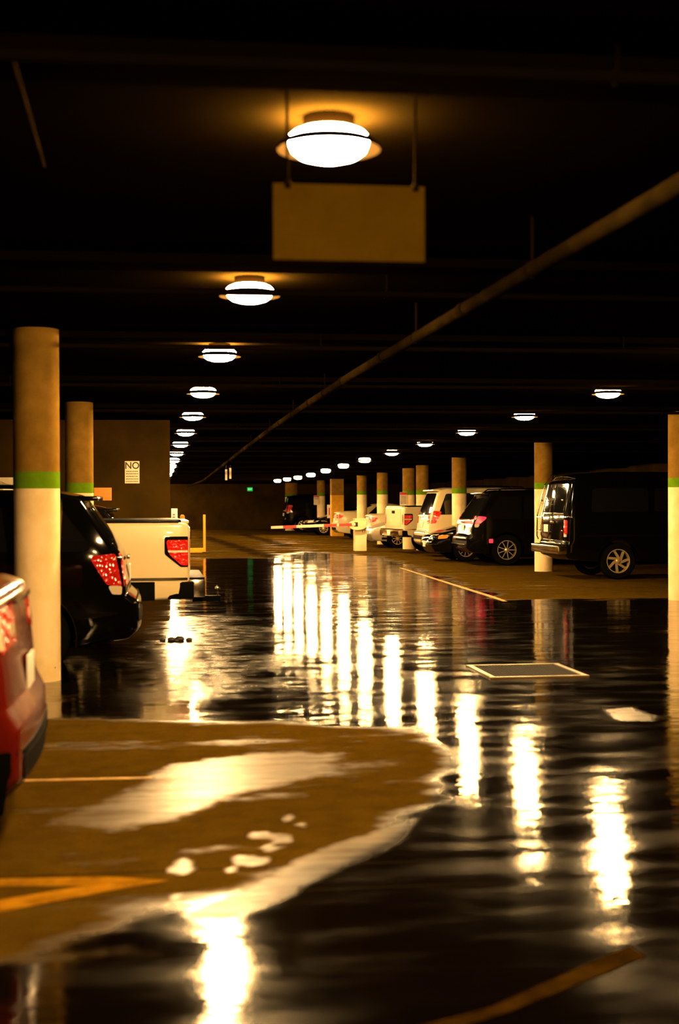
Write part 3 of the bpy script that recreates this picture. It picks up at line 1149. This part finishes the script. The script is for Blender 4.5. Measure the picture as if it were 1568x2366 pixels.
def suv(name, loc, rz, label, paint, L=4.8, W=1.92, H=1.75, cat='suv', rake=0.50, wr=0.37, spokes=10, rim_mat=None, belt=1.06, zt0=0.84, zt1=1.14, tailm=None, plate=True, rails=True, glass_side=True):
    r0 = 0.10
    top = [(0.10, 0.34, 0.05), (0.0, 0.42, 0.06), (0.0, 0.68, 0.06), (r0, 0.76, 0.06), (r0 + 0.05, belt, 0.25), (rake, H - 0.06, 0.10), (rake + 0.25, H - 0.01, 0.5), (L * 0.42, H, 1.5), (L * 0.58, H - 0.04, 0.6),
           (L * 0.76, belt + 0.02, 0.5), (L - 0.25, belt - 0.14, 0.3), (L - 0.03, 0.78, 0.15), (L, 0.5, 0.1), (L - 0.1, 0.30, 0.06)]
    c = Car(name, loc, rz, label, paint, L, W, H, top, [0.98, L - 0.95], wr, 0.28, belt, 0.17, cr=0.12, spokes=spokes, rim_mat=rim_mat, cat=cat)
    zr = np.interp
    b0, b1 = belt + 0.05, H - 0.14
    xr = lambda z: float(np.interp(z, *c.rear))
    # side glass
    side_pair(c, 'quarter_window', [(xr(b0) + 0.20, b0, 0.06), (L * 0.265, b0, 0.03), (L * 0.275, b1, 0.03), (xr(b1) + 0.22, b1 - 0.02, 0.08)], M['glass'])
    side_pair(c, 'rear_door_window', [(L * 0.28, b0, 0.03), (L * 0.455, b0, 0.03), (L * 0.455, b1 + 0.02, 0.03), (L * 0.29, b1, 0.03)], M['glass'])
    side_pair(c, 'front_door_window', [(L * 0.47, b0, 0.03), (L * 0.70, b0, 0.06), (L * 0.575, b1 - 0.01, 0.08), (L * 0.47, b1 + 0.02, 0.03)], M['glass'])
    wt = c.hw(xr(b1), b1) - 0.13
    wb = c.hw(xr(b0), b0) - 0.11
    c.end('rear_window', [(-wb, b0 - 0.02, 0.08), (wb, b0 - 0.02, 0.08), (wt, H - 0.15, 0.08), (-wt, H - 0.15, 0.08)], M['glass'])
    fx = lambda z: float(np.interp(z, *c.front))
    c.end('windscreen', [(-0.70, belt + 0.10, 0.08), (0.70, belt + 0.10, 0.08), (0.58, H - 0.13, 0.08), (-0.58, H - 0.13, 0.08)], M['glass'], front=True)
    # spoiler
    bm = bmesh.new()
    box(bm, Vector((xr(H - 0.08) - 0.03, 0, H - 0.065)), (0.24, c.hw(rake, H - 0.08) * 2 - 0.16, 0.045), None, 0.018)
    from_bm('roof_spoiler', bm, paint, c.root)
    # tail lights wrap the corner
    tm = tailm or M['tail']
    ww = c.hw(0.12, zt1) - 0.012
    for sd in (-1, 1):
        pe = [(ww - 0.26, zt0, 0.04), (ww, zt0, 0.0), (ww, zt1, 0.0), (ww - 0.16, zt1, 0.05)]
        tl = c.end('tail_light', [(sd * y, z, r) for y, z, r in (pe if sd > 0 else pe[::-1])], tm)
        x0 = xr(zt1)
        c.side('side_lens', [(xr(zt0) + 0.03, zt0, 0.02), (xr(zt0) + 0.17, zt0 + 0.02, 0.03), (x0 + 0.27, zt1 - 0.02, 0.04), (x0 + 0.03, zt1, 0.02)], tm, sd, 0.006, parent=tl)
        c.side('reversing_lens', [(xr(zt0) + 0.035, zt0 - 0.075, 0.02), (xr(zt0) + 0.12, zt0 - 0.07, 0.03), (xr(zt0) + 0.16, zt0 + 0.01, 0.02), (xr(zt0) + 0.03, zt0 + 0.005, 0.02)], M['clear'], sd, 0.006, parent=tl)
    c.end('rear_bumper_step', [(-W * 0.42, 0.50, 0.03), (W * 0.42, 0.50, 0.03), (W * 0.42, 0.70, 0.03), (-W * 0.42, 0.70, 0.03)], M['trim'], off=0.010)
    if plate:
        c.plate(0.92)
    c.prt('tailgate_handle', (xr(1.03) - 0.045, 0, belt - 0.03), (0.03, 0.45, 0.035), M['chrome'], 0.006)
    c.mirrors(L * 0.70, belt + 0.10)
    c.handles([L * 0.33, L * 0.52], belt - 0.10)
    c.seams([L * 0.275, L * 0.462, L * 0.69], 0.42, belt + 0.02)
    # front
    rear_pair(c, 'headlight', [(W * 0.25, 0.72, 0.03), (W * 0.41, 0.74, 0.03), (W * 0.41, 0.86, 0.03), (W * 0.25, 0.83, 0.03)], M['clear'], front=True)
    c.end('grille', [(-W * 0.22, 0.55, 0.04), (W * 0.22, 0.55, 0.04), (W * 0.22, 0.82, 0.04), (-W * 0.22, 0.82, 0.04)], M['trim'], front=True)
    if rails:
        for sd in (-1, 1):
            y = sd * (c.hw(L * 0.4, H - 0.05) - 0.13)
            c.tube('roof_rail', [(L * 0.16, y, H - 0.02), (L * 0.18, y, H + 0.045), (L * 0.38, y, H + 0.06), (L * 0.55, y, H + 0.03), (L * 0.57, y, H - 0.03)], 0.016, M['trim'])
    return c


def pickup(name, loc, rz, label, paint, L=5.7, W=2.0, H=1.93, bed=1.38, cab_x=1.95, wr=0.40):
    top = [(0.12, 0.50, 0.05), (0.03, 0.62, 0.06), (0.03, bed - 0.02, 0.05), (0.12, bed, 0.05), (cab_x - 0.06, bed, 0.02), (cab_x, bed + 0.02, 0.02), (cab_x + 0.12, H - 0.05, 0.12), (cab_x + 0.6, H, 0.6), (cab_x + 1.3, H - 0.04, 0.4),
           (cab_x + 2.05, 1.30, 0.3), (L - 0.30, 1.15, 0.25), (L - 0.02, 0.95, 0.12), (L, 0.55, 0.08), (L - 0.1, 0.40, 0.05)]
    c = Car(name, loc, rz, label, paint, L, W, H, top, [1.28, L - 1.02], wr, 0.47, 1.22, 0.14, cr=0.03, lr=0.25, spokes=6, cat='pickup truck', bulge=0.012, er=0.045)
    for sd in (-1, 1):
        c.side('cab_window', [(cab_x + 0.15, bed + 0.06, 0.04), (cab_x + 0.95, bed + 0.03, 0.03), (cab_x + 0.95, H - 0.12, 0.03), (cab_x + 0.22, H - 0.14, 0.05)], M['glass'], sd)
        c.side('front_door_window', [(cab_x + 1.0, bed + 0.03, 0.03), (cab_x + 1.75, bed + 0.0, 0.05), (cab_x + 1.33, H - 0.13, 0.06), (cab_x + 1.0, H - 0.12, 0.03)], M['glass'], sd)
    # bed cover and rails
    c.prt('bed_cover', (cab_x / 2 - 0.05, 0, bed + 0.012), (cab_x - 0.34, W * 0.86, 0.045), M['trim'], 0.012)
    for sd in (-1, 1):
        c.prt('bed_rail_cap', (cab_x / 2, sd * (W / 2 - 0.10), bed + 0.006), (cab_x - 0.30, 0.09, 0.03), M['trim'], 0.01)
    c.prt('tailgate_cap', (0.075, 0, bed + 0.006), (0.09, W * 0.80, 0.035), paint, 0.014)
    # tail lights
    for sd in (-1, 1):
        ww = c.hw(0.05, 1.0) - 0.01
        pe = [(ww - 0.13, 0.885, 0.02), (ww, 0.885, 0), (ww, 1.19, 0), (ww - 0.13, 1.19, 0.02)]
        tl = c.end('tail_light', [(sd * y, z, r) for y, z, r in (pe if sd > 0 else pe[::-1])], M['tail'])
        c.side('light_surround', [(0.045, 0.865, 0.01), (0.13, 0.865, 0.04), (0.31, 1.01, 0.05), (0.31, 1.21, 0.04), (0.045, 1.21, 0.01)], M['trim'], sd, 0.003, parent=tl)
        c.side('side_lens', [(0.05, 1.055, 0.01), (0.275, 1.055, 0.02), (0.29, 1.17, 0.03), (0.05, 1.17, 0.01)], M['tail'], sd, 0.012, parent=tl)
        c.side('reversing_lens', [(0.05, 1.03, 0.0), (0.265, 1.03, 0.0), (0.275, 1.053, 0.0), (0.05, 1.053, 0.0)], M['clear'], sd, 0.012, parent=tl)
        c.side('lower_lens', [(0.05, 0.88, 0.01), (0.12, 0.885, 0.03), (0.25, 1.0, 0.03), (0.26, 1.028, 0.01), (0.05, 1.028, 0.0)], M['tail'], sd, 0.012, parent=tl)
    c.end('tailgate_panel', [(-0.68, 0.80, 0.02), (0.68, 0.80, 0.02), (0.68, bed - 0.06, 0.02), (-0.68, bed - 0.06, 0.02)], paint, off=0.010)
    c.prt('tailgate_handle', (0.0, 0, bed - 0.16), (0.03, 0.26, 0.09), M['trim'], 0.01)
    bp = c.prt('rear_bumper', (-0.05, 0, 0.62), (0.20, W * 0.97, 0.20), M['chrome'], 0.03)
    c.prt('step_pad', (-0.06, 0, 0.73), (0.17, W * 0.9, 0.02), M['trim'], 0.006, parent=bp)
    c.prt('number_plate', (-0.157, 0.0, 0.63), (0.01, 0.31, 0.155), M['plate'], 0.003, parent=bp)
    for sd in (-1, 1):
        c.prt('bumper_end', (0.13, sd * W * 0.475, 0.60), (0.30, 0.09, 0.20), M['trim'], 0.02, parent=bp)
    h = c.prt('tow_hitch', (-0.20, 0, 0.44), (0.34, 0.07, 0.07), M['trim'], 0.008)
    bm = bmesh.new()
    lathe(bm, [(0.012, 0.0), (0.012, 0.05), (0.026, 0.06), (0.033, 0.085), (0.026, 0.11), (0.01, 0.118)], 14)
    bmesh.ops.translate(bm, vec=(-0.33, 0, 0.47), verts=bm.verts)
    from_bm('tow_ball', bm, M['chrome'], h)
    side_pair(c, 'body_moulding', [(0.05, 0.72, 0.01), (0.78, 0.72, 0.01), (0.78, 0.745, 0.01), (0.05, 0.745, 0.01)], M['chrome'], off=0.012)
    side_pair(c, 'lower_trim', [(0.42, 0.49, 0.01), (0.80, 0.49, 0.02), (0.80, 0.70, 0.02), (0.42, 0.70, 0.01)], M['trim'], off=0.006)
    c.mirrors(cab_x + 1.75, bed + 0.06)
    c.handles([cab_x + 0.32, cab_x + 1.12], 1.20, M['chrome'])
    c.seams([cab_x - 0.03, cab_x + 0.97, cab_x + 1.8], 0.55, bed - 0.02)
    c.end('windscreen', [(-0.72, 1.40, 0.08), (0.72, 1.40, 0.08), (0.62, H - 0.12, 0.08), (-0.62, H - 0.12, 0.08)], M['glass'], front=True)
    rear_pair(c, 'headlight', [(W * 0.27, 0.86, 0.03), (W * 0.44, 0.86, 0.03), (W * 0.44, 1.04, 0.03), (W * 0.27, 1.04, 0.03)], M['clear'], front=True)
    c.end('grille', [(-W * 0.25, 0.70, 0.04), (W * 0.25, 0.70, 0.04), (W * 0.25, 1.05, 0.04), (-W * 0.25, 1.05, 0.04)], M['chrome'], front=True)
    return c


def sedan(name, loc, rz, label, paint, L=4.7, W=1.82, H=1.45, deck=1.06, wr=0.33, grille_mat=None, belt=0.93, amber=False, fast=False):
    bx = 0.95 if not fast else 0.55
    top = [(0.10, 0.30, 0.05), (0.0, 0.40, 0.06), (-0.0, 0.62, 0.06), (0.05, 0.72, 0.06), (0.10, deck - 0.03, 0.07), (0.20, deck, 0.08), (bx, deck + 0.03, 0.3), (bx + 0.75, H - 0.05, 0.4), (L * 0.48, H, 0.9), (L * 0.58, H - 0.06, 0.5),
           (L * 0.745, belt + 0.06, 0.4), (L - 0.45, belt - 0.14, 0.5), (L - 0.06, 0.66, 0.18), (L, 0.48, 0.1), (L - 0.12, 0.26, 0.05)]
    c = Car(name, loc, rz, label, paint, L, W, H, top, [0.95, L - 0.92], wr, 0.24, belt, 0.24, cr=0.13, lr=0.6, cf=0.2, spokes=9, cat='car')
    b0, b1 = belt + 0.05, H - 0.11
    side_pair(c, 'rear_door_window', [(bx + 0.32, b0 + 0.02, 0.05), (L * 0.455, b0, 0.02), (L * 0.455, b1, 0.02), (bx + 0.75, b1 - 0.02, 0.08)], M['glass'])
    side_pair(c, 'front_door_window', [(L * 0.47, b0, 0.02), (L * 0.68, b0, 0.05), (L * 0.57, b1 - 0.02, 0.08), (L * 0.47, b1, 0.02)], M['glass'])
    c.end('rear_window', [(-0.62, deck + 0.08, 0.06), (0.62, deck + 0.08, 0.06), (0.50, H - 0.10, 0.06), (-0.50, H - 0.10, 0.06)], M['glass'])
    c.end('windscreen', [(-0.66, belt + 0.12, 0.06), (0.66, belt + 0.12, 0.06), (0.54, H - 0.11, 0.06), (-0.54, H - 0.11, 0.06)], M['glass'], front=True)
    xr = lambda z: float(np.interp(z, *c.rear))
    for sd in (-1, 1):
        z0, z1 = deck - 0.27, deck - 0.08
        ww = c.hw(0.08, z1) - 0.012
        pe = [(ww - 0.40, z0 + 0.02, 0.04), (ww, z0, 0), (ww, z1, 0), (ww - 0.40, z1 - 0.01, 0.04)]
        tl = c.end('tail_light', [(sd * y, z, r) for y, z, r in (pe if sd > 0 else pe[::-1])], M['tail'])
        c.side('side_lens', [(xr(z0) + 0.02, z0, 0.01), (0.22, z0 + 0.03, 0.03), (0.34, z1 - 0.03, 0.05), (xr(z1) + 0.02, z1, 0.01)], M['tail'], sd, 0.006, parent=tl)
        c.end('reversing_lens', [(sd * y, z, r) for y, z, r in ([(ww - 0.34, z0 + 0.05, 0.02), (ww - 0.20, z0 + 0.05, 0.02), (ww - 0.20, z0 + 0.11, 0.02), (ww - 0.34, z0 + 0.11, 0.02)][::sd])], M['clear'], off=0.012, parent=tl)
    c.plate(0.80)
    c.end('rear_bumper_trim', [(-0.7, 0.40, 0.03), (0.7, 0.40, 0.03), (0.7, 0.50, 0.03), (-0.7, 0.50, 0.03)], M['trim'], off=0.010)
    c.prt('trunk_trim', (xr(deck - 0.06) - 0.035, 0, deck - 0.07), (0.03, 0.8, 0.03), M['chrome'], 0.006)
    rear_pair(c, 'headlight', [(W * 0.24, 0.58, 0.03), (W * 0.41, 0.60, 0.03), (W * 0.41, 0.72, 0.03), (W * 0.24, 0.68, 0.03)], M['clear'], front=True)
    g = c.end('grille', [(-W * 0.21, 0.46, 0.04), (W * 0.21, 0.46, 0.04), (W * 0.22, 0.68, 0.04), (-W * 0.22, 0.68, 0.04)], grille_mat or M['trim'], front=True)
    side_pair(c, 'front_marker', [(L - 0.42, 0.62, 0.02), (L - 0.18, 0.60, 0.02), (L - 0.2, 0.69, 0.02), (L - 0.44, 0.71, 0.02)], M['amber'] if amber else M['clear'], off=0.006)
    c.plate(0.46, front=True)
    c.mirrors(L * 0.67, belt + 0.08)
    c.handles([L * 0.30, L * 0.50], belt - 0.09)
    c.seams([L * 0.27, L * 0.462, L * 0.67], 0.36, belt + 0.02)
    return c


def van():
    L, W, H = 5.7, 2.02, 2.16
    top = [(0.10, 0.42, 0.04), (0.02, 0.50, 0.05), (0.02, 0.72, 0.05), (0.05, 0.78, 0.04), (0.07, 1.25, 0.6), (0.20, 1.98, 0.12), (0.42, H - 0.05, 0.25), (1.2, H, 1.0), (3.8, H - 0.02, 0.5), (4.45, 1.32, 0.3), (5.35, 1.10, 0.3), (5.68, 0.95, 0.12), (L, 0.5, 0.08), (5.6, 0.36, 0.05)]
    c = Car('van', (8.28, 28.62, 0), 0, 'black full-size van parked behind the column at the right edge', M['black_paint'], L, W, H, top, [1.12, 4.72], 0.37, 0.36, 1.25, 0.13, cr=0.05, lr=0.3, spokes=7, rim=0.66, rim_mat=M['bright_wheel'], cat='van', er=0.07)
    # rear doors
    for sd in (-1, 1):
        f = lambda pts: [(sd * y, z, r) for y, z, r in (pts if sd > 0 else pts[::-1])]
        dr = c.end('rear_door', f([(0.012, 0.80, 0.02), (0.78, 0.80, 0.03), (0.72, 1.93, 0.05), (0.012, 1.93, 0.02)]), M['black_paint'], off=0.010)
        c.end('door_window', f([(0.06, 1.34, 0.04), (0.68, 1.34, 0.05), (0.64, 1.86, 0.06), (0.06, 1.86, 0.04)]), M['glass'], off=0.016, parent=dr)
        c.end('window_trim', f([(0.06, 1.315, 0.004), (0.70, 1.315, 0.004), (0.70, 1.335, 0.004), (0.06, 1.335, 0.004)]), M['chrome'], off=0.017, parent=dr)
        c.prt('hinge', (0.03, sd * 0.80, 1.60), (0.05, 0.09, 0.035), M['chrome'], 0.008, parent=dr)
        c.prt('hinge', (0.01, sd * 0.82, 0.98), (0.05, 0.09, 0.035), M['chrome'], 0.008, parent=dr)
        tl = c.end('tail_light', f([(0.80, 0.92, 0.02), (0.95, 0.92, 0.02), (0.94, 1.20, 0.02), (0.80, 1.20, 0.02)]), M['tail'], off=0.02)
        c.end('reversing_lens', f([(0.82, 0.86, 0.01), (0.93, 0.86, 0.01), (0.93, 0.915, 0.01), (0.82, 0.915, 0.01)]), M['clear'], off=0.02, parent=tl)
        # chrome body-edge rail running up the rear corner
    c.prt('door_handle', (0.0, -0.12, 1.15), (0.04, 0.22, 0.05), M['chrome'], 0.01)
    c.prt('number_plate', (0.005, 0.38, 1.02), (0.012, 0.31, 0.155), M['plate'], 0.003)
    b = c.prt('rear_bumper', (-0.05, 0, 0.60), (0.20, W * 0.98, 0.17), M['chrome'], 0.03)
    c.prt('step_pad', (-0.06, 0, 0.69), (0.16, 1.5, 0.018), M['trim'], 0.005, parent=b)
    # ladder on the far rear door
    lad = c.tube('ladder_rail', [(-0.07, 0.70, 0.78), (-0.10, 0.70, 0.86), (-0.09, 0.70, 1.30), (0.06, 0.66, 1.92), (0.20, 0.66, 2.12), (0.5, 0.66, 2.2)], 0.014, M['chrome'])
    c.tube('ladder_rail', [(-0.07, 0.36, 0.78), (-0.10, 0.36, 0.86), (-0.09, 0.36, 1.30), (0.06, 0.36, 1.92), (0.20, 0.36, 2.12), (0.5, 0.36, 2.2)], 0.014, M['chrome'])
    for z, x in ((0.95, -0.10), (1.25, -0.09), (1.55, -0.025), (1.85, 0.045)):
        c.tube('ladder_rung', [(x, 0.36, z), (x, 0.68, z)], 0.012, M['chrome'], lad)
    c.tube('rear_drip_rail', [(0.30, -0.80, 2.03), (0.24, -0.4, 2.08), (0.23, 0, 2.09), (0.24, 0.4, 2.08), (0.30, 0.80, 2.03)], 0.012, M['chrome'])
    for sd in (-1, 1):
        c.side('rear_side_window', [(0.55, 1.36, 0.06), (1.75, 1.36, 0.05), (1.75, 1.84, 0.06), (0.60, 1.84, 0.08)], M['glass'], sd)
        c.side('middle_side_window', [(1.88, 1.36, 0.05), (3.05, 1.36, 0.05), (3.05, 1.84, 0.06), (1.88, 1.84, 0.06)], M['glass'], sd)
        c.side('front_door_window', [(3.18, 1.34, 0.05), (4.22, 1.34, 0.06), (3.86, 1.86, 0.08), (3.18, 1.86, 0.05)], M['glass'], sd)
        c.side('body_moulding', [(0.3, 0.86, 0.01), (4.3, 0.86, 0.01), (4.3, 0.90, 0.01), (0.3, 0.90, 0.01)], M['trim'], sd, 0.006)
    c.mirrors(4.1, 1.42)
    c.handles([3.3], 1.12)
    c.seams([1.82, 3.12, 4.28], 0.5, 1.9)
    c.end('windscreen', [(-0.78, 1.42, 0.08), (0.78, 1.42, 0.08), (0.70, 1.98, 0.08), (-0.70, 1.98, 0.08)], M['glass'], front=True)
    rear_pair(c, 'headlight', [(0.52, 0.80, 0.03), (0.88, 0.80, 0.03), (0.88, 0.98, 0.03), (0.52, 0.98, 0.03)], M['clear'], front=True)
    c.end('grille', [(-0.48, 0.70, 0.04), (0.48, 0.70, 0.04), (0.48, 0.98, 0.04), (-0.48, 0.98, 0.04)], M['chrome'], front=True)


van()

# dark crossover with lit tail lamps
c = suv('crossover', (7.76, 34.98, 0), 0, 'dark crossover with lit red tail lamps beside the black van', M['graphite_paint'], L=5.0, W=1.96, H=1.84, cat='crossover', rake=0.62, wr=0.385, spokes=9, belt=1.10, zt0=1.02, zt1=1.22, tailm=M['tail_lit'])
c.end('light_bar', [(-0.72, 1.03, 0.01), (0.72, 1.03, 0.01), (0.72, 1.10, 0.01), (-0.72, 1.10, 0.01)], M['tail_lit'], off=0.010)['label'] = 'lit red bar across the tailgate'
for sd in (-1, 1):
    c.side('glowing_reflector', [(0.52, 0.56, 0.02), (0.62, 0.56, 0.02), (0.62, 0.66, 0.02), (0.52, 0.66, 0.02)], M['tail_lit'], sd, 0.012)  # emission put on a plain reflector to imitate the light it returns
c.prt('bumper_trim', (-0.03, 0, 0.52), (0.05, 1.5, 0.03), M['chrome'], 0.008)

# dark sedan, nose to the drive
sedan('sedan', (7.35 + 4.6, 37.35, 0), PI, 'low black sedan parked nose out between the crossover and the white suv', M['black_paint'], L=4.6, amber=True, grille_mat=M['chrome'])

# white suv
c = suv('suv', (7.78, 40.45, 0), 0, 'white suv with dark windows behind the low black sedan', M['white_car'], L=5.2, W=2.0, H=1.96, rake=0.42, wr=0.40, belt=1.16, zt0=0.95, zt1=1.32, spokes=6)
# white pickup on the right
pickup('pickup_truck', (7.55, 43.45, 0), 0.13, 'white pickup truck on the right with its tailgate to the drive', M['white_car'], bed=1.42, cab_x=2.0)
# silver car nose out
sedan('sedan', (7.48 + 4.7, 48.35, 0), PI, 'silver car with chrome nose showing left of the white pickup tailgate', M['silver_car'], L=4.7, grille_mat=M['chrome'], H=1.47)
sedan('sedan', (7.75, 50.4, 0), 0, 'white sedan with red tail lamps half hidden behind the silver car', M['white_car'], H=1.5, deck=1.12)
sedan('sedan', (7.85, 59.9, 0), 0, 'far white sedan with red tail lamps right of the yellow column', M['white_car'], L=4.6, H=1.50, deck=1.14)
sedan('sports_car', (7.25 + 4.4, 66.9, 0), PI, 'low dark sports car nose out left of the yellow column', M['black_paint'], L=4.4, W=1.82, H=1.26, deck=0.98, belt=0.84, fast=True)
suv('suv', (6.95, 73.9, 0), 0, 'far black suv with a red tail lamp behind the barrier arm', M['black_paint'], L=4.8, W=1.95, H=1.92, rake=0.35, belt=1.15, zt0=1.05, zt1=1.42)

# left side, tails to the drive
c = sedan('sedan', (-0.545, 7.0, 0), PI, 'red car at the left edge with its tail to the drive', M['red_car'], L=4.7, W=1.84, H=1.46, deck=1.22, belt=1.0)
for sd in (-1, 1):
    c.side('lower_bumper', [(0.07, 0.26, 0.02), (0.52, 0.26, 0.02), (0.52, 0.50, 0.04), (0.03, 0.54, 0.02)], M['trim'], sd, 0.006)
c.side('reversing_lens', [(0.055, 0.97, 0.01), (0.10, 0.97, 0.01), (0.14, 1.14, 0.02), (0.09, 1.14, 0.02)], M['clear'], 1, 0.012)
c.end('lower_bumper', [(-0.80, 0.32, 0.03), (0.80, 0.32, 0.03), (0.82, 0.53, 0.03), (-0.82, 0.53, 0.03)], M['trim'], off=0.008)
suv('suv', (-0.09, 14.05, 0), PI, 'black suv between the big left column and the white pickup', M['black_paint'], L=4.75, W=1.92, H=1.70, rake=0.52, belt=1.10, zt0=0.83, zt1=1.13)
pickup('pickup_truck', (0.50, 17.15, 0), PI, 'white pickup truck on the left with its tail past the black suv', M['white_car'], L=5.6, bed=1.365, cab_x=1.98, H=1.86)
suv('hatchback', (0.06, 19.75, 0), PI, 'dark hatchback mostly hidden behind the white pickup at left', M['graphite_paint'], L=4.3, W=1.76, H=1.56, cat='car', rake=0.62, wr=0.33, belt=1.02, rails=False)
